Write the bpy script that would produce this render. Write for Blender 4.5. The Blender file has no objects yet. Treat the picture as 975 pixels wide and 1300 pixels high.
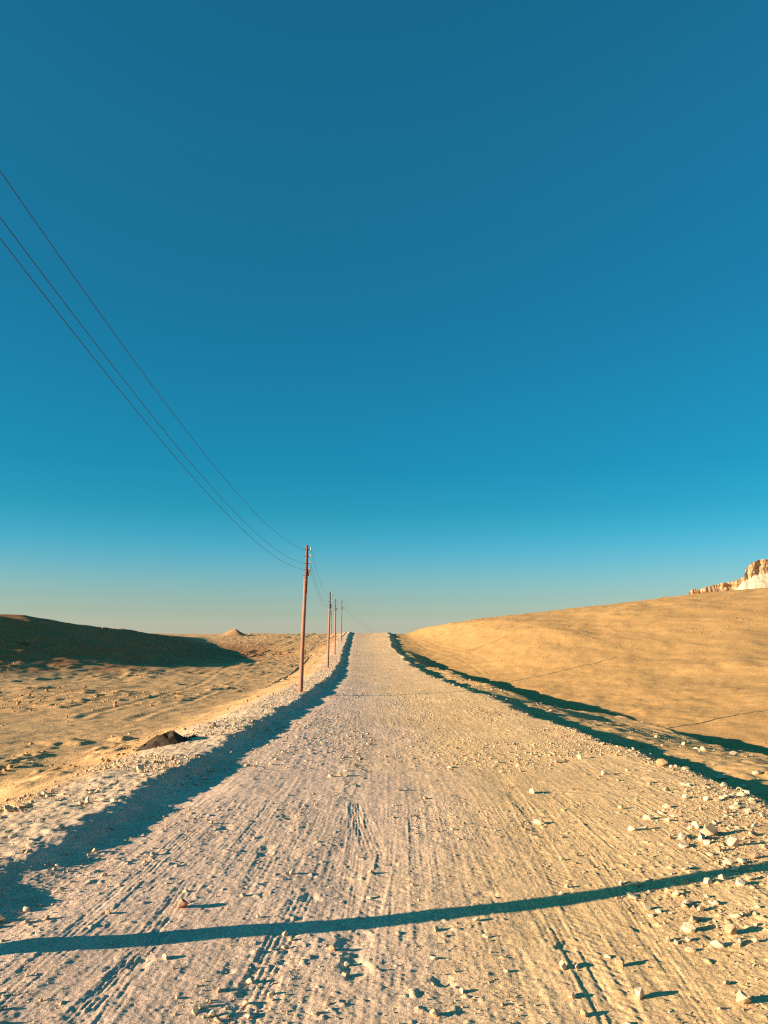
import bpy, bmesh, math, random
import numpy as np
from mathutils import Vector, Matrix

# ------------------------------------------------------------------ camera
scene = bpy.context.scene
COL = scene.collection
EYE = 1.75
F_PX = 976.0                       # focal length in pixels of the 975 px wide picture
PITCH = math.atan(168 / F_PX)
cam_d = bpy.data.cameras.new('camera')
cam = bpy.data.objects.new('camera', cam_d)
COL.objects.link(cam)
cam.location = (0, 0, EYE)
cam.rotation_euler = (math.pi / 2 + PITCH, 0, 0)
cam_d.sensor_fit = 'HORIZONTAL'
cam_d.sensor_width = 36
cam_d.lens = 36 * F_PX / 975
cam_d.clip_start = 0.05
cam_d.clip_end = 6000
scene.camera = cam

# ------------------------------------------------------------------ sky and sun
SUN_EL = math.radians(11.3)
SH_AZ = math.radians(17.0)         # shadows run to +x and a little forward
world = bpy.data.worlds.new('World')
scene.world = world
world.use_nodes = True
nt = world.node_tree
nt.nodes.clear()
w_out = nt.nodes.new('ShaderNodeOutputWorld')
w_bg = nt.nodes.new('ShaderNodeBackground')
w_sky = nt.nodes.new('ShaderNodeTexSky')
w_sky.sky_type = 'NISHITA'
w_sky.sun_disc = False
w_sky.sun_elevation = SUN_EL
w_sky.sun_rotation = math.radians(253.0)
w_sky.altitude = 50
w_sky.air_density = 1.0
w_sky.dust_density = 1.6
w_sky.ozone_density = 1.0
w_tc = nt.nodes.new('ShaderNodeTexCoord')
w_sep = nt.nodes.new('ShaderNodeSeparateXYZ')
w_ramp = nt.nodes.new('ShaderNodeValToRGB')
w_mul = nt.nodes.new('ShaderNodeMix')
w_mul.data_type = 'RGBA'
w_mul.blend_type = 'MULTIPLY'
w_mul.inputs[0].default_value = 1.0
nt.links.new(w_tc.outputs['Generated'], w_sep.inputs[0])
nt.links.new(w_sep.outputs['Z'], w_ramp.inputs['Fac'])
nt.links.new(w_sky.outputs['Color'], w_mul.inputs[6])
nt.links.new(w_ramp.outputs['Color'], w_mul.inputs[7])
w_grad = nt.nodes.new('ShaderNodeValToRGB')
w_mix = nt.nodes.new('ShaderNodeMix')
w_mix.data_type = 'RGBA'
w_mix.inputs[0].default_value = 0.35
nt.links.new(w_sep.outputs['Z'], w_grad.inputs['Fac'])
nt.links.new(w_mul.outputs[2], w_mix.inputs[6])
nt.links.new(w_grad.outputs['Color'], w_mix.inputs[7])
nt.links.new(w_mix.outputs[2], w_bg.inputs['Color'])
nt.links.new(w_bg.outputs[0], w_out.inputs['Surface'])
w_bg.inputs['Strength'].default_value = 0.1
# photographic colour rendering of the clear sky, by elevation (sin) only
SKY_TINT = [(0.002, (1.355, 1.4768, 1.8886)), (0.018, (0.7846, 0.925, 1.2783)), (0.038, (0.495, 0.6288, 0.8327)), (0.0582, (0.3644, 0.5346, 0.6951)), (0.0784, (0.2742, 0.5035, 0.6658)), (0.0987, (0.1865, 0.4734, 0.6555)), (0.119, (0.1217, 0.4511, 0.6318)), (0.1393, (0.077, 0.4245, 0.5885)), (0.1696, (0.0428, 0.3863, 0.5277)), (0.2198, (0.0284, 0.3655, 0.5051)), (0.3174, (0.0305, 0.3741, 0.498)), (0.4089, (0.0357, 0.3756, 0.4935)), (0.4923, (0.0398, 0.3997, 0.5113)), (0.5667, (0.0455, 0.4205, 0.5357)), (0.6316, (0.0472, 0.4264, 0.539)), (0.6823, (0.0478, 0.4313, 0.5392))]
SKY_GRAD = [(0.002, (1.6787, 1.6393, 1.2747)), (0.018, (1.5621, 1.6393, 1.3088)), (0.038, (1.3434, 1.6589, 1.3609)), (0.0582, (1.066, 1.6787, 1.5431)), (0.0784, (0.7864, 1.6787, 1.7796)), (0.0987, (0.5045, 1.5812, 1.9483)), (0.119, (0.307, 1.4686, 1.9919)), (0.1393, (0.1797, 1.326, 1.9053)), (0.1696, (0.0901, 1.1279, 1.7186)), (0.2198, (0.0502, 0.934, 1.5812)), (0.3174, (0.0405, 0.7487, 1.3609)), (0.4089, (0.0383, 0.6196, 1.1757)), (0.4923, (0.0362, 0.5655, 1.0813)), (0.5667, (0.0362, 0.5244, 1.0209)), (0.6316, (0.0341, 0.485, 0.9482)), (0.6823, (0.0321, 0.4567, 0.8923))]
for stops, node in ((SKY_TINT, w_ramp), (SKY_GRAD, w_grad)):
    el = node.color_ramp.elements
    while len(el) < len(stops):
        el.new(0.5)
    for e, (p, c) in zip(el, stops):
        e.position = p
        e.color = (*c, 1)

sun_d = bpy.data.lights.new('sun', 'SUN')
sun = bpy.data.objects.new('sun', sun_d)
COL.objects.link(sun)
sun_d.energy = 4.65
sun_d.angle = math.radians(0.5)
sun_d.color = (1.0, 0.78, 0.54)
sd = Vector((math.cos(SH_AZ) * math.cos(SUN_EL), math.sin(SH_AZ) * math.cos(SUN_EL), -math.sin(SUN_EL)))
sun.rotation_euler = sd.to_track_quat('-Z', 'Y').to_euler()
sun.location = (-20, -8, 12)

scene.view_settings.view_transform = 'Standard'
scene.view_settings.look = 'None'
scene.view_settings.exposure = 1.6
scene.view_settings.gamma = 1.0
scene.view_settings.use_curve_mapping = False

scene.cycles.use_denoising = False
scene.cycles.filter_width = 1.2

rng = np.random.default_rng(7)
random.seed(7)


# ------------------------------------------------------------------ noise
def _hash(ix, iy, seed):
    h = (ix.astype(np.int64) * 374761393 + iy.astype(np.int64) * 668265263 + seed * 1442695041) & 0xFFFFFFFF
    h = ((h ^ (h >> 13)) * 1274126177) & 0xFFFFFFFF
    h = h ^ (h >> 16)
    return (h & 0xFFFF).astype(np.float64) / 32767.5 - 1.0


def noise(x, y, seed=0):
    x0 = np.floor(x); y0 = np.floor(y)
    fx = x - x0; fy = y - y0
    fx = fx * fx * fx * (fx * (fx * 6 - 15) + 10)
    fy = fy * fy * fy * (fy * (fy * 6 - 15) + 10)
    a = _hash(x0, y0, seed); b = _hash(x0 + 1, y0, seed)
    c = _hash(x0, y0 + 1, seed); d = _hash(x0 + 1, y0 + 1, seed)
    return (a + (b - a) * fx) * (1 - fy) + (c + (d - c) * fx) * fy


def fbm(x, y, octaves=3, seed=0, gain=0.5):
    s = 0; a = 1.0
    for i in range(octaves):
        c, sn = math.cos(i * 1.1 + .4), math.sin(i * 1.1 + .4)
        s = s + a * noise((x * c - y * sn) * 2 ** i + 17.3 * i, (x * sn + y * c) * 2 ** i - 9.1 * i, seed + i * 31)
        a *= gain
    return s


def sstep(a, b, v):
    t = np.clip((v - a) / (b - a), 0, 1)
    return t * t * (3 - 2 * t)


def curve(pts, sigma=3.0):
    px = np.array([p[0] for p in pts], float); py = np.array([p[1] for p in pts], float)
    gx = np.arange(px[0] - 20, px[-1] + 20, 0.25)
    gy = np.interp(gx, px, py)
    k = np.exp(-0.5 * (np.arange(-int(sigma * 12), int(sigma * 12) + 1) * 0.25 / sigma) ** 2)
    k /= k.sum()
    pad = len(k) // 2
    gy = np.convolve(np.pad(gy, pad, mode='edge'), k, mode='valid')
    return lambda v: np.interp(v, gx, gy)


# ------------------------------------------------------------------ the lie of the land
PROF = curve([(-300, -.3), (0, 0), (46, -.02), (60, .28), (70.5, .72), (81, 1.25), (92, 1.9), (104, 2.65), (114, 3.25),
              (122, 3.55), (130, 3.5), (150, 2.6), (220, -1), (600, -3)], 3)
XL = curve([(-60, -2.95), (0, -2.92), (7, -2.85), (12, -2.72), (22, -2.62), (32, -2.62), (43, -2.9), (60, -3.45),
            (80, -4.2), (100, -4.75), (122, -5.2), (200, -8)], 2)
XR = curve([(-60, 4.3), (0, 4.2), (9, 4.0), (13, 3.88), (23, 3.33), (45, 2.44), (62, 1.75), (85, .8), (122, .55), (200, -1)], 1.5)
XB = curve([(-60, 13), (0, 12.2), (8, 11.0), (12, 9.9), (17.8, 8.6), (22, 7.9), (26, 7.2), (30, 6.5), (34, 5.9), (38, 5.4), (48, 4.5), (60, 3.3), (75, 2.2),
            (90, 1.7), (122, 1.5), (200, 0)], 1.0)
FOOT = curve([(-60, -12), (0, -10), (10, -15), (20, -20), (30, -24), (45, -24), (65, -19), (78, -18), (92, -20), (105, -22), (200, -30)], 2)
RIDGE_X = curve([(-60, -95), (0, -66), (20, -52), (40, -38), (50, -31), (60, -27.5), (78, -26.5), (100, -25), (140, -25)], 3)
RIDGE_H = curve([(-60, 4.0), (30, 4.6), (45, 4.2), (60, 3.9), (70, 3.25), (78, 2.4), (92, 1.05), (100, .45), (108, 0), (140, 0)], 2)
CREST = curve([(-20, 3.3), (0, 3.3), (5.6, 4.0), (12, 5.0), (23, 6.2), (34, 7.45), (41, 8.3), (52, 9.3), (80, 11), (150, 14), (500, 17), (1600, 17)], 1.0)


def pline_dist(x, y, pts):
    """distance to a polyline and signed side"""
    best = np.full(x.shape, 1e9)
    for (ax, ay), (bx, by) in zip(pts[:-1], pts[1:]):
        dx, dy = bx - ax, by - ay
        L = dx * dx + dy * dy
        t = np.clip(((x - ax) * dx + (y - ay) * dy) / L, 0, 1)
        best = np.minimum(best, np.hypot(x - ax - t * dx, y - ay - t * dy))
    return best


def smooth_path(pts, n=6):
    P = np.array(pts, float); out = []
    for i in range(len(P) - 1):
        p0 = P[max(i - 1, 0)]; p1 = P[i]; p2 = P[i + 1]; p3 = P[min(i + 2, len(P) - 1)]
        for t in np.arange(n) / n:
            out.append(.5 * ((2 * p1) + (-p0 + p2) * t + (2 * p0 - 5 * p1 + 4 * p2 - p3) * t * t + (-p0 + 3 * p1 - 3 * p2 + p3) * t ** 3))
    out.append(P[-1])
    return [tuple(o) for o in out]


# vehicle tracks in the plain left of the road, and scuffs on the dune
TRACKS = [smooth_path(p) for p in (
    [(-8.6, 22.5), (-8.9, 24.5), (-9.0, 30), (-9.6, 40), (-11, 52), (-12.5, 66), (-12.8, 80)],
    [(-7.0, 22), (-7.2, 24.5), (-7.3, 30), (-7.9, 40), (-9.2, 52), (-10.7, 66), (-11, 80)],
    [(-40, 46), (-27, 50), (-20, 58), (-15.5, 70), (-14, 84), (-13.2, 100), (-12.5, 118)],
    [(-40, 44), (-26, 47.5), (-18.4, 57), (-13.8, 70), (-12.3, 84), (-11.4, 100), (-10.6, 118)],
    [(-14, 74), (-10, 84), (-7.2, 98), (-6.9, 112), (-7.4, 124)],
    [(-12, 74), (-8.4, 84), (-5.8, 98), (-5.4, 112), (-5.9, 124)],
    [(7.5, 60), (6.9, 70), (4.6, 84), (3.9, 95)],
    [(9.0, 61), (8.4, 71), (5.9, 85), (5.0, 96)],
)]
RUT = [.018, .018, .045, .045, .045, .045, .035, .035]

# tyre tracks along the road: lateral offset, width, tread kind, depth, wander seed
_tr = random.Random(21)
TYRES = [(-1.9 + 5.0 * k / 25 + _tr.uniform(-.12, .12), _tr.uniform(.13, .21), (0, 1, 0, 2)[k % 4], _tr.uniform(.006, .011), k + 1) for k in range(26)]
PITS = [(-.18, 4.95, .11, .05), (-.15, 4.62, .10, .06), (.75, 5.9, .10, .05), (-.75, 4.55, .10, .05), (-1.35, 4.5, .09, .06),
        (.1, 6.6, .07, .04), (.55, 7.4, .10, .05), (1.05, 4.9, .08, .04), (-.5, 5.75, .08, .05), (-1.0, 8.2, .10, .05),
        (1.65, 5.2, .09, .05), (-1.0, 6.9, .12, .05), (.3, 4.4, .07, .05), (-1.5, 7.7, .10, .04), (2.0, 4.9, .1, .05)]


def road_relief(x, y):
    wob = .10 * noise(y * .11, y * 0, 91)
    s = x + wob - (XL(y) + XR(y)) * .5 + .62
    far = sstep(14, 60, y)
    z = .012 * fbm(x * .7, y * .4, 2, 3) + .005 * fbm(x * 2.6, y * 1.6, 2, 5)
    z += .0014 * noise(s * 9, y * .5, 11) + .0011 * noise(s * 24 + .9 * noise(x, y * .4, 14), y * .9, 12) + .0010 * noise(s * 55, y * 2.2, 13)
    z += .0022 * fbm(x * 9, y * 8, 2, 21) + .0013 * fbm(x * 28, y * 24, 2, 22) + .0013 * noise(x * 62, y * 55, 27)
    cl = fbm(x * 13, y * 12, 2, 23)
    dens = .22 + .35 * noise(x * .8, y * .5, 24) + .30 * noise(s * 1.5, y * .06, 25) + .16 * sstep(.6, 2.5, x)
    z += .022 * np.clip(cl - 1.0 + dens * .75, 0, .6)
    cl = fbm(x * 30, y * 27, 2, 26)
    z += .010 * np.clip(cl - .95 + dens * .7, 0, .6)
    x0, y0 = x, y
    near = np.nonzero(y < 20)[0]
    X, Y, S = x[near], y[near], s[near]
    for (cx, w, kind, dep, sd_) in (TYRES if len(near) else ()):
        c = cx + .22 * noise(Y * .12 + sd_ * 7.7, Y * 0, 40 + sd_) + ((sd_ * 37) % 11 - 5) * .012 * (Y - 6)
        hit = np.nonzero(np.abs(S - c) < w * .85)[0]
        x, y, s, c = X[hit], Y[hit], S[hit], c[hit]
        q = (s - c) / (w * .5)
        m = sstep(.0, .5, noise(y * .35 + sd_ * 3.1, y * 0 + 2, 80 + sd_) - .02 + .5 * noise(x * 2.1, y * 1.1, 70 + sd_))
        m = m * (1 - sstep(6, 20, y)) * .23 * (1 + .6 * noise(x * 22, y * 9, 71))
        body = 1 - sstep(.85, 1.05, np.abs(q))
        edge = np.exp(-((np.abs(q) - 1.12) / .16) ** 2)
        if kind == 0:
            tr = .5 + .5 * np.cos(q * math.pi * 5.0)
            tr = sstep(.15, .6, tr)
        elif kind == 1:
            ph = y / .055 + np.sign(q) * np.abs(q) * 1.1
            tr = .5 + .5 * np.cos(ph * 2 * math.pi / 2)
            tr = np.maximum(sstep(.35, .7, tr), sstep(.85, .95, np.abs(q)))
        else:
            ph = y / .09 + q * 1.3
            tr = sstep(.4, .7, .5 + .5 * np.cos(ph * 2 * math.pi)) * sstep(.2, .35, np.abs(np.cos(q * math.pi * 1.5)))
        z[near[hit]] += m * (-dep * body * (1.15 - .85 * tr) + dep * .7 * edge)
    x, y = x0, y0
    for (px, py, r, d) in PITS:
        a = np.hypot((x - px) / r, (y - py) / (r * 1.3)) + .75 * fbm(x * 9, y * 9, 2, 55)
        z += -d * .20 * (1 - sstep(.25, 1.0, a))
    return z


def H(x, y, detail=True):
    x = np.asarray(x, float); y = np.asarray(y, float)
    p = PROF(y); xl = XL(y); xr = XR(y); xb = XB(y)
    far = sstep(45, 100, y)
    w_berm = (1 + .05 * far)
    # ---- road with worn, slightly dished section
    cxn = .2 + (xl + xr) * .5 - .55
    dish = .14 * np.tanh(.0145 * (x - cxn) ** 2 / .14)
    road = p + dish - .03 * np.exp(-((x - xl - .55) / .3) ** 2)
    # ---- rubble berm at the left edge
    jx = .08 * noise(x * 0, y * .55, 101) + .05 * noise(x * 0, y * 1.7, 102) + .05 * noise(x * 0, y * 4.1, 103)
    bh = (.178 + .02 * noise(x * 0, y * .8, 104) + .015 * noise(x * 0, y * 2.6, 105)) * w_berm
    db = x - xl + jx
    berm = p + bh + .085 * np.clip(db / 1.4, -1.2, 0)
    left_plain = p - .34 * (1 - .6 * far) + .10 * fbm(x * .10, y * .07, 2, 110) * sstep(4, 9, -(x - xl))
    t = sstep(-.02, .34, db)
    z = berm * (1 - t) + road * t
    t = sstep(-3.3, -.75, db + .25 * noise(x * .6, y * .6, 106))
    z = np.where(db < 0, left_plain * (1 - t) + berm * t, z)
    # ---- hill on the left
    rx = RIDGE_X(y) + 1.0 * noise(y * .06, x * 0, 120); rh = RIDGE_H(y)
    q = x - rx
    rh = rh * (1 + .06 * fbm(x * .16, y * .16, 3, 122))
    qq = np.maximum(q + 1.0, 0)
    qq = qq * qq / (qq + 1.5)
    sl = .285; q0 = .68 * rh / sl
    tail = .32 * np.maximum(rh, .01)
    zh = np.where(qq < q0, rh - sl * qq, tail * np.exp(-np.maximum(qq - q0, 0) * sl / tail))
    zh = zh * (1 - .75 * sstep(0, 90, -q)) * (RIDGE_H(y) > .01)
    z = z + zh * sstep(-400, -60, x) * (x < xl - 3)
    z = z - .5 * np.exp(-((x + 14.5) / 5.5) ** 2 - ((y - 73) / 11) ** 2)
    # ---- right: embankment, spoil strip, drop, dune
    dr = x - xr + .14 * noise(x * 0, y * .5, 130) + .10 * noise(x * 0, y * 1.5, 131) + .06 * noise(x * 0, y * 4.1, 137)
    shelf = p - .42 * sstep(.25, 1.05, (x - xr) / np.maximum(xb - xr, .5)) * (1 - .85 * sstep(27, 40, y)) - (.19 + .05 * fbm(x * .5, y * .35, 2, 132) + .05 * noise(x * 0, y * .23, 136)) * (1 - .4 * far)
    t = sstep(-.1, .75, dr)
    zr = road * (1 - t) + shelf * t
    bx = x - xb + .4 * noise(x * 0, y * .16, 133) + .3 * noise(x * 0, y * .45, 134) + .2 * noise(x * 0, y * 1.2, 135)
    zr = zr + (.03 + .09 * sstep(27, 38, y)) * np.exp(-(np.minimum(bx + .3, 0) / .8) ** 2) * np.exp(-(np.maximum(bx + .3, 0) / .5) ** 2) * (1 - .6 * far)
    low = p - 1.65 * (1 - .9 * sstep(34, 92, y))
    d = np.maximum(x - xb - 1.3, 0)
    near_dune = low + .105 * np.sqrt(d * d + 9) - .315 + .0016 * np.minimum(d, 60) ** 2 * 0.6
    cre = CREST(np.maximum(x, 0) / np.maximum(y, 1) * 105.0) - 1.75
    crest_z = 1.75 + cre * np.clip(y, 1, 118) / 105.0
    w = sstep(42, 106, y) * sstep(.0, 1.0, d / (13 - 9.5 * sstep(80, 116, y)))
    dune = near_dune * (1 - w) + crest_z * w
    over = np.maximum(y - 116, 0)
    dune = dune - np.minimum(.0009 * over ** 2, .14 * over) * w
    dune = dune + (.22 * fbm(x * .11, y * .06, 2, 140) + .09 * fbm(x * .35, y * .2, 2, 141)) * sstep(1, 9, d) * (1 - .75 * sstep(85, 104, y))
    t = sstep(-.05, 1.5, bx)
    zr = np.where(bx > -.1, zr * (1 - t) + dune * t, zr)
    z = np.where(dr > -.12, zr, z)
    # fade the far world to a flat desert
    rr = np.hypot(x, y)
    z = z * (1 - sstep(350, 1200, rr)) + (-4.0) * sstep(350, 1200, rr)
    if not detail:
        return z
    # ---- relief
    on_road = sstep(.05, .5, db) * (1 - sstep(-.3, .25, dr))
    k = np.nonzero(on_road > 0)[0]
    if len(k):
        z[k] += road_relief(x[k], y[k]) * on_road[k]
    mb = sstep(-1.8, -1.0, db) * (1 - sstep(.0, .4, db))
    rough = .012 * fbm(x * 3.2, y * 3.0, 2, 150) + .008 * fbm(x * 11, y * 10, 3, 152, .6) + .02 * np.clip(fbm(x * 7, y * 6.5, 2, 151) - .5, 0, 1)
    z = z + rough * mb * (1 - .5 * far)
    ml = (1 - sstep(-2.2, -1.2, db))
    ch = sstep(.0, .7, fbm(x * .22 + 3.3, y * .16, 2, 160) + .45 * (1 - sstep(16, 26, y)) + .22)
    lump = .016 * fbm(x * 2.2, y * 2.0, 3, 161) + .03 * fbm(x * .9, y * .7, 3, 164) * sstep(30, 45, y) + ch * (.085 * np.clip(fbm(x * 1.5, y * 1.0, 4, 162, .55) - .3, 0, 1.2) - .05 * np.clip(fbm(x * 1.5, y * 1.2, 2, 163) - .5, 0, 1))
    lump = lump + .055 * np.clip(fbm(x * .8, y * .5, 3, 165) - .3, 0, 1) * sstep(24, 36, y)
    z = z + lump * ml * (1 - sstep(160, 240, rr))
    me = sstep(.1, .7, dr) * (1 - sstep(.3, 1.5, bx))
    z = z + me * (.022 * fbm(x * 3.1, y * 2.8, 3, 170) + .03 * np.clip(fbm(x * 5, y * 4.6, 2, 171) - .4, 0, 1))
    md = sstep(.6, 2.5, bx)
    hum = sstep(.1, .7, fbm(x * .07, y * .06, 2, 180) + .2 * sstep(60, 95, y))
    z = z + md * (1 - sstep(160, 240, rr)) * (.03 * fbm(x * 1.1, y * .8, 3, 181) + .012 * fbm(x * 4, y * 3, 2, 183) + hum * .13 * np.clip(fbm(x * .5, y * .38, 3, 182) - .3, 0, 1))
    for tr, dep in zip(TRACKS, RUT):
        xs = [a for a, _ in tr]; ys = [b for _, b in tr]
        sel = (x > min(xs) - 1) & (x < max(xs) + 1) & (y > min(ys) - 1) & (y < max(ys) + 1)
        if sel.any():
            dd = pline_dist(x[sel], y[sel], tr) + .06 * noise(x[sel] * 1.3, y[sel] * 1.3, 190)
            k = .65 + .5 * noise(x[sel] * .3, y[sel] * .3, 191)
            z[sel] += k * (-dep * np.exp(-(dd / .13) ** 2) + dep * .9 * np.exp(-((dd - .28) / .12) ** 2))
    return z


def Hs(x, y):
    return float(H(np.array([x]), np.array([y]))[0])


# ground colour (what the dust, gravel and sand are made of; the hill's brown shade is put into its colour)
C_ROAD_L = np.array((.735, .505, .36)); C_ROAD_R = np.array((.72, .465, .23))
C_BERM = np.array((.68, .48, .315)); C_PLAIN = np.array((.60, .36, .165))
C_DUNE = np.array((.485, .28, .107)); C_SHELF = np.array((.62, .375, .16)); C_HILL_SHADE = np.array((.42, .185, .07))


def albedo(x, y):
    xl = XL(y); xr = XR(y); xb = XB(y)
    n = fbm(x * .7, y * .35, 3, 201)
    t = sstep(-1.2, 1.9, x - (xl + xr) * .5 + .55 + .5 * n)[:, None]
    c = C_ROAD_L * (1 - t) + C_ROAD_R * t
    far = sstep(18, 60, y)[:, None]
    c = c * (1 - .6 * far) + (C_ROAD_L * .35 + C_ROAD_R * .65) * .6 * far
    t = (1 - sstep(-.15, .35, x - xl + .15 * n))[:, None]
    c = c * (1 - t) + C_BERM * t
    t = (1 - sstep(-1.7, -.8, x - xl + .4 * n))[:, None]
    c = c * (1 - t) + C_PLAIN * t
    t = (1 - sstep(10, 20, x - RIDGE_X(y) + 3 * n))[:, None] * sstep(0, 2, RIDGE_H(y))[:, None]  # hill's painted shade-brown, carried out towards its shadow edge
    c = c * (1 - t) + C_HILL_SHADE * t
    t = sstep(-.1, .9, x - xr + .3 * n)[:, None]
    c = c * (1 - t) + C_SHELF * t
    t = sstep(-.3, 1.2, x - xb + .4 * n)[:, None]
    c = c * (1 - t) + C_DUNE * t
    v = 1 + .07 * fbm(x * 1.7, y * .9, 3, 211) + .03 * fbm(x * .25, y * .12, 2, 212)
    return np.clip(c * v[:, None], .02, .8)


# ------------------------------------------------------------------ materials
def new_mat(name):
    m = bpy.data.materials.new(name)
    m.use_nodes = True
    n = m.node_tree
    b = n.nodes['Principled BSDF']
    return m, n, b


def N(n, kind, **kw):
    o = n.nodes.new(kind)
    for k, v in kw.items():
        setattr(o, k, v)
    return o


def mixc(n, fac, a, b, mode='MIX'):
    m = N(n, 'ShaderNodeMix', data_type='RGBA', blend_type=mode)
    for i, v in ((0, fac), (6, a), (7, b)):
        if isinstance(v, bpy.types.NodeSocket):
            n.links.new(v, m.inputs[i])
        elif i == 0:
            m.inputs[0].default_value = v
        else:
            m.inputs[i].default_value = (*v, 1)
    return m.outputs[2]


def ramp(n, src, stops):
    r = N(n, 'ShaderNodeValToRGB')
    e = r.color_ramp.elements
    while len(e) < len(stops):
        e.new(.5)
    for k, (p, c) in zip(e, stops):
        k.position = p
        k.color = (c, c, c, 1) if not isinstance(c, tuple) else (*c, 1)
    n.links.new(src, r.inputs[0])
    return r.outputs[0]


def tex_noise(n, vec, scale, detail=4, rough=.55):
    t = N(n, 'ShaderNodeTexNoise')
    t.inputs['Scale'].default_value = scale
    t.inputs['Detail'].default_value = detail
    t.inputs['Roughness'].default_value = rough
    n.links.new(vec, t.inputs['Vector'])
    return t.outputs['Fac']


def sand_material():
    m, n, b = new_mat('dusty_sand')
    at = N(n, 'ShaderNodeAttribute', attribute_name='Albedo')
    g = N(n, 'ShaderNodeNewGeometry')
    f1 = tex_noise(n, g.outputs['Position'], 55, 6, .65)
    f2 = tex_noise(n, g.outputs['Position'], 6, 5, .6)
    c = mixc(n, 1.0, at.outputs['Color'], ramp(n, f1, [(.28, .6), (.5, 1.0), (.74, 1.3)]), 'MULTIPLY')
    c = mixc(n, 1.0, c, ramp(n, f2, [(.3, .88), (.7, 1.1)]), 'MULTIPLY')
    n.links.new(c, b.inputs['Base Color'])
    b.inputs['Roughness'].default_value = .95
    b.inputs['Specular IOR Level'].default_value = .12
    f3 = tex_noise(n, g.outputs['Position'], 90, 5, .7)
    f4 = tex_noise(n, g.outputs['Position'], 14, 5, .65)
    f5 = tex_noise(n, g.outputs['Position'], 2.6, 6, .7)
    bm1 = N(n, 'ShaderNodeBump')
    bm1.inputs['Strength'].default_value = .5
    bm1.inputs['Distance'].default_value = .011
    n.links.new(f3, bm1.inputs['Height'])
    bm2 = N(n, 'ShaderNodeBump')
    bm2.inputs['Strength'].default_value = .35
    bm2.inputs['Distance'].default_value = .03
    n.links.new(f4, bm2.inputs['Height'])
    n.links.new(bm1.outputs[0], bm2.inputs['Normal'])
    bm3 = N(n, 'ShaderNodeBump')
    bm3.inputs['Strength'].default_value = .38
    bm3.inputs['Distance'].default_value = .10
    sx = N(n, 'ShaderNodeAttribute', attribute_name='Wild')
    hm = N(n, 'ShaderNodeMath', operation='MULTIPLY')
    n.links.new(f5, hm.inputs[0]); n.links.new(sx.outputs['Fac'], hm.inputs[1])
    n.links.new(hm.outputs[0], bm3.inputs['Height'])
    n.links.new(bm2.outputs[0], bm3.inputs['Normal'])
    n.links.new(bm3.outputs[0], b.inputs['Normal'])
    return m


def stone_material(name, col, island=False):
    m, n, b = new_mat(name)
    g = N(n, 'ShaderNodeNewGeometry')
    if island:
        rnd = g.outputs['Random Per Island']
    else:
        rnd = N(n, 'ShaderNodeObjectInfo').outputs['Random']
    f = tex_noise(n, g.outputs['Position'], 38, 5, .6)
    c = mixc(n, 1.0, col, ramp(n, f, [(.3, .78), (.55, 1.0), (.75, 1.12)]), 'MULTIPLY')
    c = mixc(n, 1.0, c, ramp(n, rnd, [(0, (.55, .45, .36)), (.22, (.85, .78, .68)), (.7, (1, .97, .93)), (1, (1.1, 1.02, .9))]), 'MULTIPLY')
    n.links.new(c, b.inputs['Base Color'])
    b.inputs['Roughness'].default_value = .9
    b.inputs['Specular IOR Level'].default_value = .2
    bm = N(n, 'ShaderNodeBump')
    bm.inputs['Strength'].default_value = .5
    bm.inputs['Distance'].default_value = .008
    n.links.new(tex_noise(n, g.outputs['Position'], 70, 5, .65), bm.inputs['Height'])
    n.links.new(bm.outputs[0], b.inputs['Normal'])
    return m


def plain_material(name, col, rough=.8, scale=20, var=.25, metallic=0, stretch=None):
    m, n, b = new_mat(name)
    tc = N(n, 'ShaderNodeTexCoord')
    vec = tc.outputs['Object']
    if stretch:
        mp = N(n, 'ShaderNodeMapping')
        mp.inputs['Scale'].default_value = stretch
        n.links.new(vec, mp.inputs['Vector'])
        vec = mp.outputs[0]
    f = tex_noise(n, vec, scale, 5, .6)
    n.links.new(mixc(n, 1.0, col, ramp(n, f, [(.25, 1 - var), (.75, 1 + var)]), 'MULTIPLY'), b.inputs['Base Color'])
    b.inputs['Roughness'].default_value = rough
    b.inputs['Metallic'].default_value = metallic
    bm = N(n, 'ShaderNodeBump')
    bm.inputs['Strength'].default_value = .4
    bm.inputs['Distance'].default_value = .01
    n.links.new(f, bm.inputs['Height'])
    n.links.new(bm.outputs[0], b.inputs['Normal'])
    return m


M_SAND = sand_material()
M_STONE = stone_material('pale_limestone', (.61, .48, .345))
M_GRAVEL = stone_material('pale_limestone_chips', (.54, .405, .275), True)
M_RED = stone_material('reddish_stone', (.42, .22, .15))
M_WOOD = plain_material('weathered_pole_wood', (.29, .13, .085), .85, 6, .35, 0, (6, 6, .5))
M_WOOD_TOP = plain_material('dark_pole_wood', (.15, .05, .035), .85, 6, .35, 0, (6, 6, .5))
M_IRON = plain_material('rusty_iron', (.13, .07, .05), .7, 30, .3, .3)
M_BAND = plain_material('galvanised_band', (.30, .20, .13), .6, 30, .15, .2)
M_CERAMIC = plain_material('white_porcelain', (.46, .45, .46), .3, 10, .05)
M_WIRE = plain_material('oxidised_wire', (.03, .035, .035), .6, 30, .2, .0)
M_DARK = stone_material('dark_charred_earth', (.065, .043, .030))
M_LEAF = plain_material('dusty_leaf', (.05, .10, .04), .7, 20, .3)


# ------------------------------------------------------------------ helpers
def link_mesh(name, verts, faces, mat, parent=None, smooth=False):
    me = bpy.data.meshes.new(name)
    me.from_pydata(verts, [], faces)
    me.materials.append(mat)
    if smooth:
        me.polygons.foreach_set('use_smooth', [True] * len(me.polygons))
    me.update()
    o = bpy.data.objects.new(name, me)
    COL.objects.link(o)
    o.parent = parent
    return o


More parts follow.
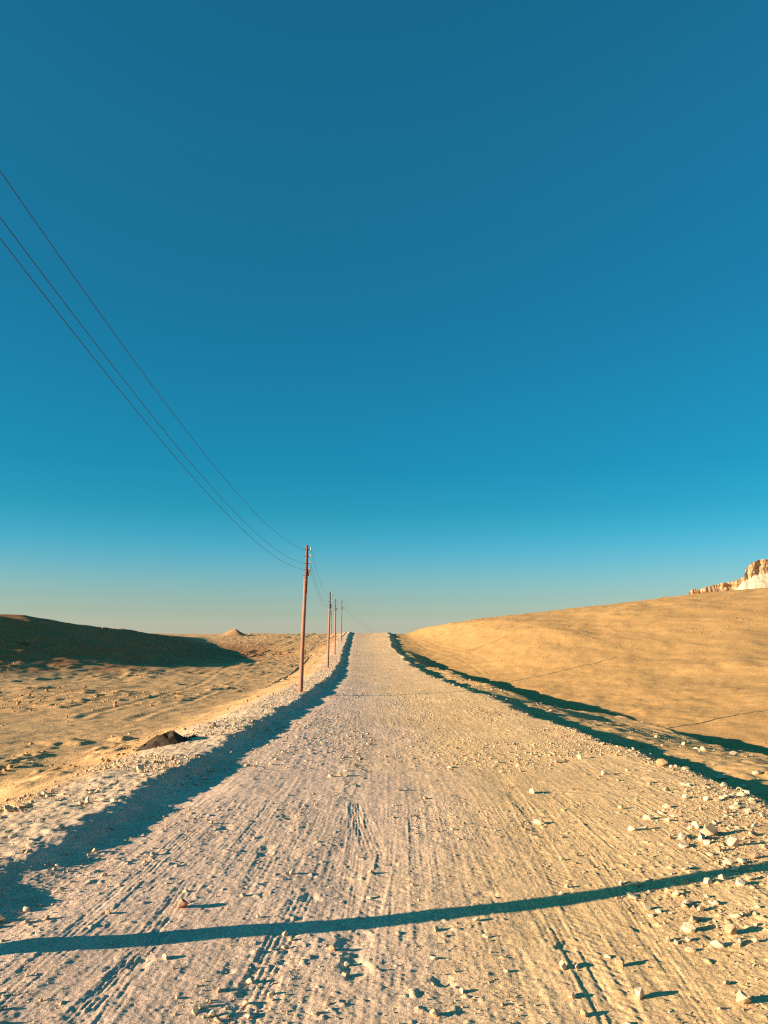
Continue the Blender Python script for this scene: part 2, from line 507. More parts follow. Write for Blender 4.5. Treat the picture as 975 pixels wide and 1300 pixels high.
def tag(o, label, cat, group=None):
    o['label'] = label
    o['category'] = cat
    if group:
        o['group'] = group
    return o


def empty(name, loc):
    o = bpy.data.objects.new(name, None)
    COL.objects.link(o)
    o.location = loc
    o.empty_display_size = .3
    return o


# ------------------------------------------------------------------ the ground sheets
REGION_NAMES = ['hill', 'ground', 'gravel_berm', 'road', 'embankment', 'dune']
chunks = {r: [] for r in REGION_NAMES}


def columns(y, counts):
    """x positions per row for each region, shared edges between neighbours"""
    y = y[:, None]
    foot = FOOT(y); bo = XL(y) - 1.35; ri = XL(y) + .30; re = XR(y) + .05; xb = XB(y) + .35
    out = []
    t = np.linspace(1, 0, counts[0] + 1)[None]
    out.append(foot - (26 + .35 * np.abs(y)) * t - 1500 * t ** 6)
    t = np.linspace(0, 1, counts[1] + 1)[None]
    out.append(foot + (bo - foot) * (1 - (1 - t) ** 1.5))
    for a, b_, c in ((bo, ri, counts[2]), (ri, re, counts[3]), (re, xb, counts[4])):
        t = np.linspace(0, 1, c + 1)[None]
        out.append(a + (b_ - a) * t)
    t = np.linspace(0, 1, counts[5] + 1)[None]
    out.append(xb + (.72 * np.abs(y) + 8) * t ** 1.15 + 1500 * t ** 8)
    return out


def persp_rows(a, b, n):
    return 1 / np.linspace(1 / a, 1 / b, n)


def mix_rows(a, b, n, k=.5):
    t = np.linspace(0, 1, n)
    return persp_rows(a, b, n) * k + (a + (b - a) * t) * (1 - k)


PATCHES = [
    (persp_rows(3.6, 9.0, 420), (16, 40, 140, 880, 60, 60)),
    (mix_rows(9.0, 30.0, 270, .8), (40, 280, 140, 400, 180, 180)),
    (mix_rows(30.0, 130.0, 240, .7), (150, 260, 50, 170, 60, 290)),
    (130 * (1600 / 130) ** np.linspace(0, 1, 50), (40, 16, 6, 16, 6, 60)),
    (np.concatenate([-1500 * (20 / 1500) ** np.linspace(0, 1, 20), np.linspace(-18, -4, 25)]), (24, 30, 16, 60, 24, 30)),
    (np.linspace(-4, 3.6, 200), (16, 40, 40, 260, 40, 40)),
]
for rows, counts in PATCHES:
    for r, xs in zip(REGION_NAMES, columns(rows, counts)):
        yy = np.repeat(rows[:, None], xs.shape[1], 1)
        X = xs.ravel(); Y = yy.ravel()
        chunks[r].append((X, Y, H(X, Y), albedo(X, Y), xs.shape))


def build_region(name):
    co = []; cl = []; quads = []; off = 0
    for X, Y, Z, C, (nr, nc) in chunks[name]:
        co.append(np.stack([X, Y, Z], 1)); cl.append(C)
        idx = np.arange(nr * nc).reshape(nr, nc) + off
        quads.append(np.stack([idx[:-1, :-1], idx[:-1, 1:], idx[1:, 1:], idx[1:, :-1]], -1).reshape(-1, 4))
        off += nr * nc
    co = np.concatenate(co); cl = np.concatenate(cl); quads = np.concatenate(quads)
    me = bpy.data.meshes.new(name)
    me.vertices.add(len(co))
    me.vertices.foreach_set('co', co.ravel())
    me.loops.add(quads.size)
    me.loops.foreach_set('vertex_index', quads.ravel().astype(np.int32))
    me.polygons.add(len(quads))
    me.polygons.foreach_set('loop_start', np.arange(0, quads.size, 4, dtype=np.int32))
    me.polygons.foreach_set('use_smooth', np.ones(len(quads), bool))
    me.update(calc_edges=True)
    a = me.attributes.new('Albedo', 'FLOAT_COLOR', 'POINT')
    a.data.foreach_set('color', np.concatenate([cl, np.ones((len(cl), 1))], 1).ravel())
    wv = np.full(len(co), {'road': .0, 'gravel_berm': .1, 'embankment': .3}.get(name, 1.0))
    a = me.attributes.new('Wild', 'FLOAT', 'POINT')
    a.data.foreach_set('value', wv)
    me.materials.append(M_SAND)
    o = bpy.data.objects.new(name, me)
    COL.objects.link(o)
    o['kind'] = 'structure'
    return o


for r in REGION_NAMES:
    build_region(r)
chunks.clear()


# ------------------------------------------------------------------ distant cliff on the right horizon
def at_pixel(u, v, Y):
    """point of the picture at a given distance, used to read sizes off the photograph"""
    dx = (u - 487.5) / F_PX; dy = -(v - 650) / F_PX
    d = (dx, math.cos(PITCH) - dy * math.sin(PITCH), math.sin(PITCH) + dy * math.cos(PITCH))
    k = Y / d[1]
    return d[0] * k, Y, EYE + d[2] * k


def make_cliff():
    m, n, b = new_mat('banded_cliff_rock')
    g = N(n, 'ShaderNodeNewGeometry')
    mp = N(n, 'ShaderNodeMapping')
    mp.inputs['Scale'].default_value = (.02, .02, .55)
    n.links.new(g.outputs['Position'], mp.inputs['Vector'])
    st = tex_noise(n, mp.outputs[0], 1.0, 4, .6)
    bl = tex_noise(n, g.outputs['Position'], .35, 5, .65)
    at = N(n, 'ShaderNodeAttribute', attribute_name='talus')
    c = mixc(n, ramp(n, st, [(.42, 0.0), (.58, 1.0)]), (.38, .20, .09), (.48, .30, .17))
    c = mixc(n, at.outputs['Fac'], c, (.52, .41, .29))
    c = mixc(n, 1.0, c, ramp(n, bl, [(.3, .75), (.62, 1.12)]), 'MULTIPLY')
    n.links.new(c, b.inputs['Base Color'])
    b.inputs['Roughness'].default_value = .95
    top_u = [(868, 757.5), (874, 754.5), (876, 750.5), (884, 748), (896, 746), (905, 743), (915, 742), (926, 738.5), (936, 735), (944, 733.5),
             (946, 729), (947, 722), (950, 717), (956, 714), (962, 711), (970, 709), (985, 708), (1010, 704), (1060, 700), (1140, 702), (1260, 705)]
    Yd = 420.0
    us = np.concatenate([np.arange(868, 980, .8), np.arange(980, 1260, 4)])
    tv = np.interp(us, [a for a, _ in top_u], [b_ for _, b_ in top_u])
    nu = len(us); nv = 26
    verts = []; tal = []
    for i, (u, v) in enumerate(zip(us, tv)):
        x, _, zt = at_pixel(u, v, Yd)
        zt += .5 * float(noise(np.array([x * .25]), np.array([0.]), 300)[0]) + .4 * float(noise(np.array([x * .8]), np.array([0.]), 301)[0])
        zb = -6.0
        hgt = zt - zb
        wv = float(np.interp(u, [860, 926, 930, 945, 955, 975, 1000, 1260], [775, 760, 751, 738, 731.5, 727, 724, 722]))
        zw = at_pixel(u, wv, Yd)[2] + .8 * float(noise(np.array([x * .2]), np.array([0.]), 303)[0])
        z0 = at_pixel(u, 762, Yd)[2]
        for j in range(nv):
            f = max(0, (j - 2) / (nv - 5)) if j < nv - 2 else 1.0
            z = z0 + (zt - z0) * f if j >= 2 else (zb if j == 0 else z0 - 6)
            out = max(0., zw - z) * 1.3
            crack = abs(float(noise(np.array([x * .55]), np.array([z * .06]), 306)[0]))
            ledge = .6 * float(noise(np.array([x * .04]), np.array([z * .9]), 304)[0]) + 0.7 * float(fbm(np.array([x * .35]), np.array([z * .18]), 3, 305)[0]) - .45 * max(0, .15 - crack) / .15
            if z < zw:
                ledge *= .35
            yy = Yd - out - ledge * (1 if 1 < j < nv - 2 else 0)
            if j == nv - 2:
                yy = Yd + 3
            if j == nv - 1:
                yy = Yd + 60
            verts.append((x * (yy / Yd) + (25 if j == nv - 1 else 0), yy, z if j < nv - 1 else zt - 6.0))
            tal.append(1.0 if z < zw else 0.0)
    faces = []
    for i in range(nu - 1):
        for j in range(nv - 1):
            a = i * nv + j
            faces.append((a, a + nv, a + nv + 1, a + 1))
    o = link_mesh('cliff', verts, faces, m, smooth=False)
    at_ = o.data.attributes.new('talus', 'FLOAT', 'POINT')
    at_.data.foreach_set('value', tal)
    o['kind'] = 'structure'
    return o


make_cliff()


# ------------------------------------------------------------------ utility poles
def tube(rings, sides=12, cap=True):
    """rings: (centre, radius) along a path"""
    verts = []; faces = []
    for k, (c, r) in enumerate(rings):
        c = Vector(c)
        a = Vector(rings[max(k - 1, 0)][0]); b = Vector(rings[min(k + 1, len(rings) - 1)][0])
        d = (b - a).normalized()
        if d.length < 1e-6:
            d = Vector((0, 0, 1))
        up = Vector((0, 0, 1)) if abs(d.z) < .9 else Vector((0, 1, 0))
        s = d.cross(up).normalized(); t = s.cross(d).normalized()
        for i in range(sides):
            an = 2 * math.pi * i / sides
            verts.append(c + s * (r * math.cos(an)) + t * (r * math.sin(an)))
    for k in range(len(rings) - 1):
        for i in range(sides):
            j = (i + 1) % sides
            faces.append((k * sides + i, k * sides + j, (k + 1) * sides + j, (k + 1) * sides + i))
    if cap:
        faces.append(tuple(range(sides - 1, -1, -1)))
        faces.append(tuple(range((len(rings) - 1) * sides, len(rings) * sides)))
    return [tuple(v) for v in verts], faces


PIN_Z = [-.16, -.40, -.64, -.86, -1.06]       # below the top of the pole
PIN_HALF = .13


def make_pole(base, top, rb, label, group='roadside utility poles', pins=PIN_Z):
    bx_, by_, bz_ = base
    gz = Hs(bx_, by_)
    root = empty('utility_pole', (bx_, by_, gz))
    T = Vector(top) - Vector((bx_, by_, gz))
    Ht = T.length; ax = T.normalized()
    P = lambda s: ax * s
    lap = Ht * .775
    rings = []
    for k in range(9):
        s = -.35 + (lap + .35) * k / 8
        r = rb * (1 - .22 * max(s, 0) / lap)
        rings.append((P(s) + Vector((random.uniform(-.006, .006), random.uniform(-.006, .006), 0)), r))
    v, f = tube(rings, 14)
    link_mesh('lower_post', v, f, M_WOOD, root, True)
    rt = min(rb * .66, .055)
    off = Vector((rb * .25, 0, 0))
    rings = [(P(lap - .55) + off, rt * 1.12), (P(lap) + off * .9, rt * 1.1), (P((lap + Ht) / 2) + off * .5, rt), (P(Ht - .03) + off * .2, rt * .9), (P(Ht) + off * .2, rt * .6)]
    v, f = tube(rings, 12)
    link_mesh('upper_post', v, f, M_WOOD_TOP, root, True)
    for s in (lap - .10, lap - .42):
        v, f = tube([(P(s - .03) + off * .3, rb * .84), (P(s + .03) + off * .3, rb * .84)], 14)
        link_mesh('strap', v, f, M_BAND, root)
    # tie plate under the lowest insulator
    c = P(lap + .16) + off + Vector((rt + .012, 0, 0))
    v, f = tube([(c + Vector((0, 0, -.11)), .03), (c + Vector((.02, 0, .12)), .035)], 4)
    link_mesh('clamp_plate', v, f, M_BAND, root)
    for dz in pins:
        c = P(Ht + dz) + off * .4
        v, f = tube([(c + Vector((-.085, 0, 0)), .014), (c + Vector((PIN_HALF, 0, 0)), .014)], 6)
        pin = link_mesh('cross_pin', v, f, M_IRON, root)
        for sx in (1,):
            q = c + Vector((sx * PIN_HALF, 0, 0))
            prof = [(-.02, .014), (0, .024), (.025, .027), (.04, .019), (.05, .024), (.07, .021), (.08, .010)]
            v, f = tube([(q + Vector((0, 0, h_)), r_) for h_, r_ in prof], 10)
            link_mesh('insulator', v, f, M_CERAMIC, pin, True)
    tag(root, label, 'utility pole', group)
    return root, [(Vector((bx_, by_, gz)) + P(Ht + dz) + off * .4) for dz in pins]


POLES = [
    ((-2.92, 4.45, .1), (-2.86, 4.45, 5.25), .108, 'stout wooden utility pole whose long shadow crosses the dirt road'),
    ((-2.83, 26.7, .07), (-2.69, 26.7, 5.17), .075, 'tallest reddish wooden utility pole on the rubble berm with white insulators'),
    ((-3.60, 50.2, .06), (-3.51, 50.2, 5.14), .072, 'second reddish utility pole along the berm, next after the tallest one'),
    ((-4.44, 70.5, .77), (-4.42, 70.5, 5.86), .070, 'thin utility pole third along the berm, before the last one below the crest'),
    ((-5.07, 92.0, 2.02), (-5.02, 92.0, 6.93), .070, 'last utility pole on the berm just below the crest of the road'),
    ((3.6, 200.0, 0), (3.6, 200.0, Hs(3.6, 200.0) + 5.0), .070, 'utility pole hidden beyond the crest where the wires dip out of sight'),
]
pole_pins = []
for b_, t_, r_, lab in POLES:
    near = b_[1] < 10
    _, pins = make_pole(b_, t_, r_, lab, pins=[-.19, -.36, -.50, -.64, -.80] if near else PIN_Z)
    pole_pins.append(pins)
# a lone far pole seen between the third and the last pole
make_pole((-8.7, 128.0, 3.3), (-8.68, 128, 7.4), .065, 'faint distant utility pole standing off the road near the crest', 'roadside utility poles')


def wire(a, b, sag, label, r=.0042):
    n = 40
    a = Vector(a); b = Vector(b)
    rings = []
    for k in range(n + 1):
        t = k / n
        p = a.lerp(b, t)
        p.z -= 4 * sag * t * (1 - t)
        rings.append((p, r))
    v, f = tube(rings, 6)
    o = link_mesh('overhead_wire', v, f, M_WIRE, smooth=True)
    return tag(o, label, 'wire', 'overhead wires strung between the poles')


SPAN_TXT = ['sagging across the blue sky to the tallest pole', 'between the tallest pole and the second pole',
            'between the second and third poles', 'between the third and last poles', 'from the last pole down behind the crest']
SAGS = [.55, .5, .4, .4, 1.3]
for k in range(5):
    for row, nm in ((0, 'top'), (2, 'middle'), (3, 'lowest')):
        a = pole_pins[k][row] + Vector((PIN_HALF, 0, .05))
        b2 = pole_pins[k + 1][row] + Vector((-.085, 0, .012))
        wire(a, b2, SAGS[k], 'thin dark %s wire %s' % (nm, SPAN_TXT[k]), (.0036 if k == 0 else .0045))


# ------------------------------------------------------------------ dark heap and sand cone in the left plain
def heap(name, cx, cy, rx, ry, h, mat, seed, label, cat, n_r=9, n_a=22, rough=.25, skew=0, smooth=False):
    verts = []; faces = []
    for i in range(n_r + 1):
        t = i / n_r
        for k in range(n_a):
            a = 2 * math.pi * k / n_a
            rr = t * (1 + .18 * float(noise(np.array([math.cos(a) * 1.6 + seed]), np.array([math.sin(a) * 1.6]), seed)[0]))
            x = cx + rx * rr * math.cos(a) + skew * (1 - t); y = cy + ry * rr * math.sin(a)
            z = Hs(x, y) - .03 * t
            f = (.85 * (1 - t) ** 1.35 + .15 * (1 - t)) * (1 - .25 * max(0, .3 - t)) if not smooth else .5 + .5 * math.cos(math.pi * min(1, t ** .8))
            z += h * f * (1 + rough * float(fbm(np.array([x * 3.2 / rx]), np.array([y * 3.2 / ry]), 3, seed + 5)[0])) + h * rough * .35 * (1 - t) * float(noise(np.array([x * 9 / rx]), np.array([y * 9 / ry]), seed + 9)[0])
            verts.append((x, y, z))
    for i in range(n_r):
        for k in range(n_a):
            k2 = (k + 1) % n_a
            faces.append((i * n_a + k, (i + 1) * n_a + k, (i + 1) * n_a + k2, i * n_a + k2))
    o = link_mesh(name, verts, faces, mat, smooth=smooth)
    return tag(o, label, cat)


def ground_at(u, v):
    """where the line of sight of a picture point meets the land"""
    dx = (u - 487.5) / F_PX; dy = -(v - 650) / F_PX
    d = np.array((dx, math.cos(PITCH) - dy * math.sin(PITCH), math.sin(PITCH) + dy * math.cos(PITCH)))
    t = 2.5 * (150 / 2.5) ** np.linspace(0, 1, 6000)
    x = d[0] * t; y = d[1] * t; z = EYE + d[2] * t
    below = np.nonzero(z < H(x, y))[0]
    k = below[0] if len(below) else len(t) - 1
    return float(x[k]), float(y[k]), float(t[k])


hx, hy, _ = ground_at(205, 944)
dh = heap('dark_earth_heap', hx + .02, hy, .60, .55, .23, M_DARK, 401, 'dark blackish earth heap on sand beside the rubble berm', 'earth heap', 14, 34, .34, .06)
dh_clods = []
heap('sand_cone', *at_pixel(296, 806, 112)[:2], 2.5, 2.5, .95, plain_material('heap_sand', (.36, .20, .085), .95, 3, .15), 431,
     'small conical sand heap on the horizon of the plain', 'sand heap', 8, 24, .10, .15, True)


# ------------------------------------------------------------------ stones
def rock_proto(seed, n=13):
    r = np.random.default_rng(seed)
    p = r.normal(size=(n, 3)); p /= np.linalg.norm(p, axis=1)[:, None]
    p *= r.uniform(.78, 1.1, (n, 1)); p *= (1, r.uniform(.65, .95), r.uniform(.55, .85))
    bm = bmesh.new()
    for q in p:
        bm.verts.new(q)
    res = bmesh.ops.convex_hull(bm, input=bm.verts)
    bmesh.ops.delete(bm, geom=[g for g in res['geom_interior'] if isinstance(g, bmesh.types.BMVert)], context='VERTS')
    bmesh.ops.triangulate(bm, faces=bm.faces)
    bm.verts.index_update()
    V = np.array([v.co[:] for v in bm.verts]); F_ = np.array([[v.index for v in f.verts] for f in bm.faces])
    bm.free()
    return V, F_


BIG = [rock_proto(500 + i, 24) for i in range(12)]
SMALL = [rock_proto(600 + i, 9) for i in range(14)]
big_mesh = []
for V, F_ in BIG:
    me = bpy.data.meshes.new('stone')
    me.from_pydata([tuple(v) for v in V], [], [tuple(int(i) for i in f) for f in F_])
    me.materials.append(M_STONE)
    big_mesh.append(me)
red_mesh = big_mesh[3].copy(); red_mesh.materials.clear(); red_mesh.materials.append(M_RED)
dark_mesh = big_mesh[5].copy(); dark_mesh.materials.clear(); dark_mesh.materials.append(M_DARK)


def place_stone(x, y, rx, ry, rz, label, group=None, mesh=None, sink=.30, k=None):
    me = mesh or big_mesh[(k if k is not None else random.randrange(len(big_mesh)))]
    o = bpy.data.objects.new('stone', me)
    COL.objects.link(o)
    zmin = min(v.co.z for v in me.vertices)
    o.location = (x, y, Hs(x, y) - zmin * rz * (1 - sink))
    o.scale = (rx, ry, rz)
    o.rotation_euler = (random.uniform(-.15, .15), random.uniform(-.15, .15), random.uniform(0, 6.28))
    return tag(o, label, 'stone', group)


SPECIAL = [  # picture point of the foot, width and height in picture px, label, mesh
    (903, 1062, 18, 17, 'largest pale block of the rock cluster on the stony shoulder', None),
    (868, 1066, 12, 12, 'squat pale stone at the road-facing end of the rock cluster', None),
    (892, 1068, 16, 12, 'low pale stone wedged against the largest block of the rock cluster', None),
    (884, 1052, 11, 9, 'small stone behind the rock cluster on the stony shoulder', None),
    (932, 1076, 14, 17, 'upright pointed pale stone standing apart beside the rock cluster', None),
    (870, 1076, 18, 5, 'flat pale slab lying in front of the rock cluster', None),
    (930, 1188, 15, 13, 'rounded grey-white stone with a long shadow below the pole shadow', None),
    (952, 1118, 10, 10, 'pale cobble just beyond the tip of the pole shadow', None),
    (960, 1091, 10, 7, 'reddish brown stone lying at the end of the pole shadow', red_mesh),
    (944, 1097, 13, 7, 'flat pale stone beside the reddish stone in the pole shadow', None),
    (231, 1153, 17, 11, 'lone brownish rock on the road just behind the long pole shadow', red_mesh),
    (716, 1232, 15, 12, 'pale cobble with a smaller stone touching it on the sandy track', None),
    (733, 1231, 9, 8, 'small stone touching a pale cobble on the sandy track', None),
    (177, 982, 10, 11, 'largest pale stone on top of the rubble berm', None),
    (8, 1032, 11, 9, 'pale stone on the outer foot of the rubble berm', None),
    (217, 966, 7, 7, 'reddish stone on the rubble berm beside the dark earth heap', red_mesh),
    (272, 923, 7, 8, 'small black stone on the sand next to the rubble berm', dark_mesh),
    (841, 973, 15, 9, 'biggest pale rock lying in the shadowed ditch', None),
    (917, 989, 14, 5, 'long flat pale stone on the sand beyond the ditch', None),
]
for u, v, w_, h_, lab, me in SPECIAL:
    x, y, t = ground_at(u, v)
    place_stone(x, y + .02, w_ * t / F_PX * .55, w_ * t / F_PX * .5, h_ * t / F_PX * .78, lab, None, me, .2)

GROUP = {
    'berm crest': ('pale angular stone on the top of the rubble berm', 'stones on top of the rubble berm'),
    'berm foot': ('pale angular stone on the outer slope of the rubble berm facing the plain', 'stones on the outer berm slope'),
    'strip': ('small pale stone in the shaded strip under the rubble berm', 'stones in the shaded strip'),
    'road near': ('small pale stone on the road before the long pole shadow', 'loose stones before the pole shadow'),
    'road mid': ('small pale stone on the road just beyond the long pole shadow', 'loose stones beyond the pole shadow'),
    'road far': ('small pale stone far along the road well past the rock cluster', 'loose stones far along the road'),
    'shoulder near': ('pale stone on the sandy shoulder before the long pole shadow', 'shoulder stones before the pole shadow'),
    'shoulder mid': ('pale stone on the stony shoulder around the rock cluster', 'shoulder stones around the rock cluster'),
    'shoulder far': ('pale stone on the shoulder farther along than the rock cluster', 'shoulder stones farther along the road'),
    'edge': ('pale stone on the very edge of the road above the shadowed ditch', 'stones on the ditch edge'),
    'ditch': ('pale stone inside the shadowed ditch below the road', 'stones in the ditch'),
    'shelf': ('pale stone on the sandy strip between the ditch and the dune', 'stones on the sandy strip'),
    'plain': ('pale stone lying on the sandy plain outside the rubble berm', 'stones on the plain'),
}


def zone_of(x, y):
    dl = x - float(XL(y)); dr = x - float(XR(y))
    line = 5.33 + .306 * x                       # where the pole shadow lies
    if dl < -1.75: return 'plain'
    if dl < -.7: return 'berm foot'
    if dl < .15: return 'berm crest'
    if dr > 1.6: return 'shelf'
    if dr > .15: return 'ditch'
    if dr > -.35: return 'edge'
    if dl < .65 and y > 5: return 'strip'
    if x < 1.3 - .012 * y: return 'road near' if y < line else 'road mid' if y < 9.5 else 'road far'
    return 'shoulder near' if y < line else 'shoulder mid' if y < 9.5 else 'shoulder far'


extra = [(788, 1228, 13, 14), (813, 1269, 16, 16), (726, 1268, 16, 8), (946, 1276, 21, 17), (850, 1197, 10, 8), (875, 1196, 9, 6), (821, 1053, 7, 7),
         (736, 963, 8, 8), (767, 984, 9, 8), (707, 969, 9, 6), (961, 984, 11, 7), (944, 1002, 10, 7), (110, 1020, 10, 8), (119, 1083, 8, 6), (129, 966, 6, 6),
         (440, 1228, 9, 6), (470, 1110, 8, 5), (540, 1015, 8, 5), (605, 1170, 9, 6)]
for u, v, w_, h_ in extra:
    x, y, t = ground_at(u, v)
    lab, grp = GROUP[zone_of(x, y)]
    place_stone(x, y + .02, w_ * t / F_PX * .55, w_ * t / F_PX * .5, h_ * t / F_PX * .75, lab, grp, None, .25)

for k in range(26):                       # crumbs of the dark heap, its own loose pieces
    a = random.uniform(0, 6.28); d_ = random.uniform(.25, .85)
    x = hx + d_ * math.cos(a) * .8 - .1; y = hy + d_ * math.sin(a) * .5
    o = bpy.data.objects.new('clod', dark_mesh)
    COL.objects.link(o)
    r = random.uniform(.015, .05)
    o.location = (x, y, Hs(x, y) + r * .25 + max(0, .16 - .3 * d_)); o.scale = (r * 1.3, r, r * .8)
    o.rotation_euler = (random.uniform(-.5, .5), 0, a)
    o.parent = dh

# scatter: density per square metre and size law differ by zone
cand = []


def scatter(n, ylo, yhi, xlo, xhi, rmin, rmax, a, dens=None, all_round=False):
    y = rng.uniform(ylo, yhi, n); f = rng.uniform(0, 1, n)
    lo = xlo(y); hi = xhi(y)
    x = lo + (hi - lo) * f
    r = np.minimum(rmin * (1 - rng.uniform(0, 1, n)) ** (-1 / a), rmax)
    keep = np.ones(n, bool)
    if dens is not None:
        keep = rng.uniform(0, 1, n) < dens(x, y)
    if not all_round:
        keep &= np.abs(x) < .58 * y + .6
    cand.append(np.stack([x, y, r], 1)[keep])


clump = lambda x, y: np.clip(.35 + .9 * fbm(x * .9, y * .7, 2, 333), .06, 1)
right_more = lambda x, y: np.clip(.28 + .45 * noise(x * 1.5, y * .06, 25) + .8 * fbm(x * .8, y * .5, 2, 334) + .35 * sstep(.5, 2.6, x), .05, 1)
scatter(34000, 3.7, 9, lambda y: XL(y) + .2, lambda y: XR(y), .0042, .026, 2.5, right_more)
scatter(12000, 9, 20, lambda y: XL(y) + .2, lambda y: XR(y), .0075, .045, 2.6, right_more)
scatter(3200, 20, 46, lambda y: XL(y) + .2, lambda y: XR(y), .012, .04, 3.0, right_more)
scatter(1200, 40, 90, lambda y: XL(y) + .2, lambda y: XR(y), .018, .05, 3.0, right_more)
scatter(10500, 4.5, 16, lambda y: y * 0 + 1.2, lambda y: XR(y) + .1, .009, .042, 2.3, right_more)
scatter(11000, 5, 14, lambda y: XL(y) - 1.45, lambda y: XL(y) + .1, .007, .04, 2.1, clump)
scatter(4500, 14, 30, lambda y: XL(y) - 1.3, lambda y: XL(y) + .1, .011, .05, 2.3, clump)
scatter(1500, 30, 75, lambda y: XL(y) - 1.2, lambda y: XL(y) + .15, .028, .08, 2.8, clump)
scatter(500, 5, 20, lambda y: XL(y) + .05, lambda y: XL(y) + .6, .010, .04, 2.2, clump)
scatter(2200, 7, 24, lambda y: XR(y), lambda y: XB(y) + .6, .012, .07, 2.0, clump)
scatter(900, 24, 60, lambda y: XR(y) - .2, lambda y: XB(y) + .5, .035, .09, 2.4, clump)
scatter(5000, -3, 3.7, lambda y: XL(y) - 1.2, lambda y: XR(y) + .5, .007, .035, 2.4, right_more, True)
scatter(500, 9, 30, lambda y: XL(y) - 9, lambda y: XL(y) - 1.5, .012, .045, 2.4, clump)
cand = np.concatenate(cand)
order = np.argsort(-cand[:, 2] / np.where(np.abs(cand[:, 0]) < .5 * cand[:, 1] + .05, np.maximum(cand[:, 1], 3.9), 1e3))   # those in view first
cand = cand[order]
N_IND = 250
for x, y, r in cand[:N_IND]:
    zn = zone_of(x, y)
    lab, grp = GROUP[zn]
    place_stone(x, y, r * random.uniform(.9, 1.35), r * random.uniform(.8, 1.1), r * random.uniform(.7, 1.1), lab, grp, None, random.uniform(.3, .75))



def bake(name, rest, mat, protos, label, cat):
    gz = H(rest[:, 0], rest[:, 1])
    vs = []; fs = []; off = 0; n = len(rest)
    pick = rng.integers(0, len(protos), n)
    ang = rng.uniform(0, 2 * math.pi, n); tilt = rng.uniform(-.4, .4, (n, 2))
    sc = np.stack([rng.uniform(.85, 1.4, n), rng.uniform(.75, 1.1, n), rng.uniform(.6, 1.1, n)], 1) * rest[:, 2:3]
    lift = rng.uniform(-.1, .45, n)
    for k, (V, F_) in enumerate(protos):
        sel = np.nonzero(pick == k)[0]
        P_ = V[None] * sc[sel][:, None, :]
        a_, b_ = tilt[sel, 0][:, None], tilt[sel, 1][:, None]
        x_, y_, z_ = P_[..., 0], P_[..., 1], P_[..., 2]
        y_, z_ = y_ * np.cos(a_) - z_ * np.sin(a_), y_ * np.sin(a_) + z_ * np.cos(a_)
        x_, z_ = x_ * np.cos(b_) + z_ * np.sin(b_), -x_ * np.sin(b_) + z_ * np.cos(b_)
        c_, s_ = np.cos(ang[sel])[:, None], np.sin(ang[sel])[:, None]
        x_, y_ = x_ * c_ - y_ * s_, x_ * s_ + y_ * c_
        P_ = np.stack([x_ + rest[sel, 0][:, None], y_ + rest[sel, 1][:, None], z_ + (gz[sel] + lift[sel] * sc[sel, 2])[:, None]], -1)
        m_ = len(V)
        vs.append(P_.reshape(-1, 3))
        fs.append((F_[None] + (np.arange(len(sel)) * m_)[:, None, None]).reshape(-1, 3) + off)
        off += m_ * len(sel)
    vs = np.concatenate(vs); fs = np.concatenate(fs)
    me = bpy.data.meshes.new(name)
    me.vertices.add(len(vs)); me.vertices.foreach_set('co', vs.ravel())
    me.loops.add(fs.size); me.loops.foreach_set('vertex_index', fs.ravel().astype(np.int32))
    me.polygons.add(len(fs)); me.polygons.foreach_set('loop_start', np.arange(0, fs.size, 3, dtype=np.int32))
    me.update(calc_edges=True)
    me.materials.append(mat)
    o = bpy.data.objects.new(name, me)
    COL.objects.link(o)
    o['kind'] = 'stuff'
    tag(o, label, cat)
    print(name, len(rest), len(fs))


bake('gravel', cand[N_IND:], M_GRAVEL, SMALL, 'fine pale gravel and chips strewn over road, berm and ditch', 'gravel')

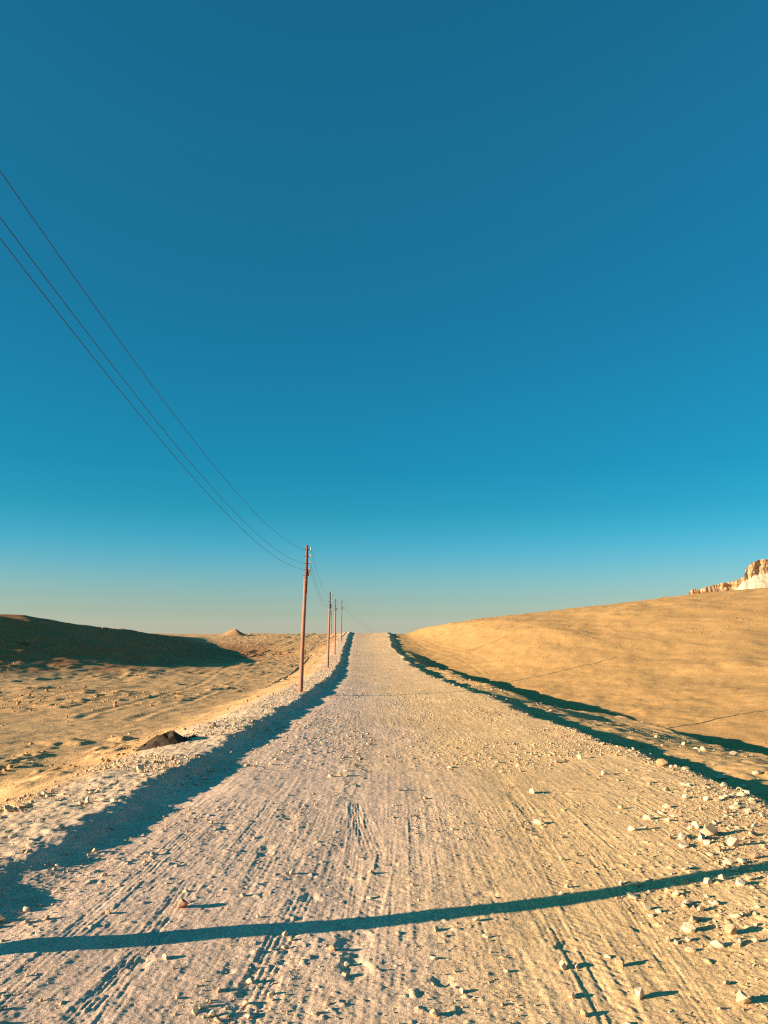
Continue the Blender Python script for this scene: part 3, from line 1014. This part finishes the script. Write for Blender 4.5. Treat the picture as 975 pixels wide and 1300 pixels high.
# crumbly earth clods on the plain, the hill and the dune
clods = cand = []
dens_p = lambda x, y: np.clip(.12 + .8 * fbm(x * .22 + 3.3, y * .16, 2, 160) + .25 * fbm(x * 1.1, y * .8, 2, 335), .03, 1)
scatter(9000, 8, 24, lambda y: XL(y) - 10, lambda y: XL(y) - 1.3, .010, .07, 2.2, dens_p)
scatter(9000, 24, 70, lambda y: -.55 * y, lambda y: XL(y) - 1.3, .022, .11, 2.4, dens_p)
scatter(6000, 70, 125, lambda y: -.55 * y, lambda y: XL(y) - 1.5, .045, .16, 2.6, dens_p)
dens_d = lambda x, y: np.clip(.10 + .5 * fbm(x * .13, y * .10, 2, 336) + .3 * fbm(x * .8, y * .6, 2, 337), .02, 1)
scatter(7000, 14, 60, lambda y: XB(y) + 1, lambda y: .55 * y + 1, .014, .06, 2.6, dens_d)
scatter(7000, 60, 118, lambda y: XB(y) + 1.5, lambda y: .55 * y, .035, .12, 2.6, dens_d)
bake('earth_clods', np.concatenate(cand), stone_material('crumbly_earth', (.44, .26, .12), True), SMALL,
     'small crumbly brown clods of earth strewn over plain, hill and dune', 'clods')


# ------------------------------------------------------------------ a tiny green bush on the shaded hill
def bush(u, v):
    x, y, t = ground_at(u, v)
    root = empty('green_bush', (x, y, Hs(x, y)))
    verts = []; faces = []
    for k in range(130):
        a = random.uniform(0, 6.28); e = random.uniform(.05, 1.4); rr = random.uniform(.25, 1) ** .5
        c = Vector((math.cos(a) * math.cos(e) * .30, math.sin(a) * math.cos(e) * .22, math.sin(e) * .22 + .02)) * rr
        n_ = Vector((random.uniform(-1, 1), random.uniform(-1, 1), random.uniform(-.2, 1))).normalized()
        s_ = n_.orthogonal().normalized() * .045; t_ = n_.cross(s_).normalized() * .02
        i = len(verts)
        verts += [tuple(c - s_), tuple(c + t_), tuple(c + s_), tuple(c - t_)]
        faces.append((i, i + 1, i + 2, i + 3))
    link_mesh('crown', verts, faces, M_LEAF, root)
    v_, f_ = [], []
    for k in range(5):
        a = k * 1.25
        tv, tf = tube([((0, 0, -.05), .012), ((math.cos(a) * .12, math.sin(a) * .1, .14), .006)], 5)
        f_ += [tuple(i + len(v_) for i in q) for q in tf]; v_ += tv
    link_mesh('stem', v_, f_, M_WOOD, root)
    tag(root, 'tiny green bush alone on the shaded hillside', 'bush')


bush(32, 819)

print('triangles', sum(len(m.loops) - 2 * len(m.polygons) for m in bpy.data.meshes))
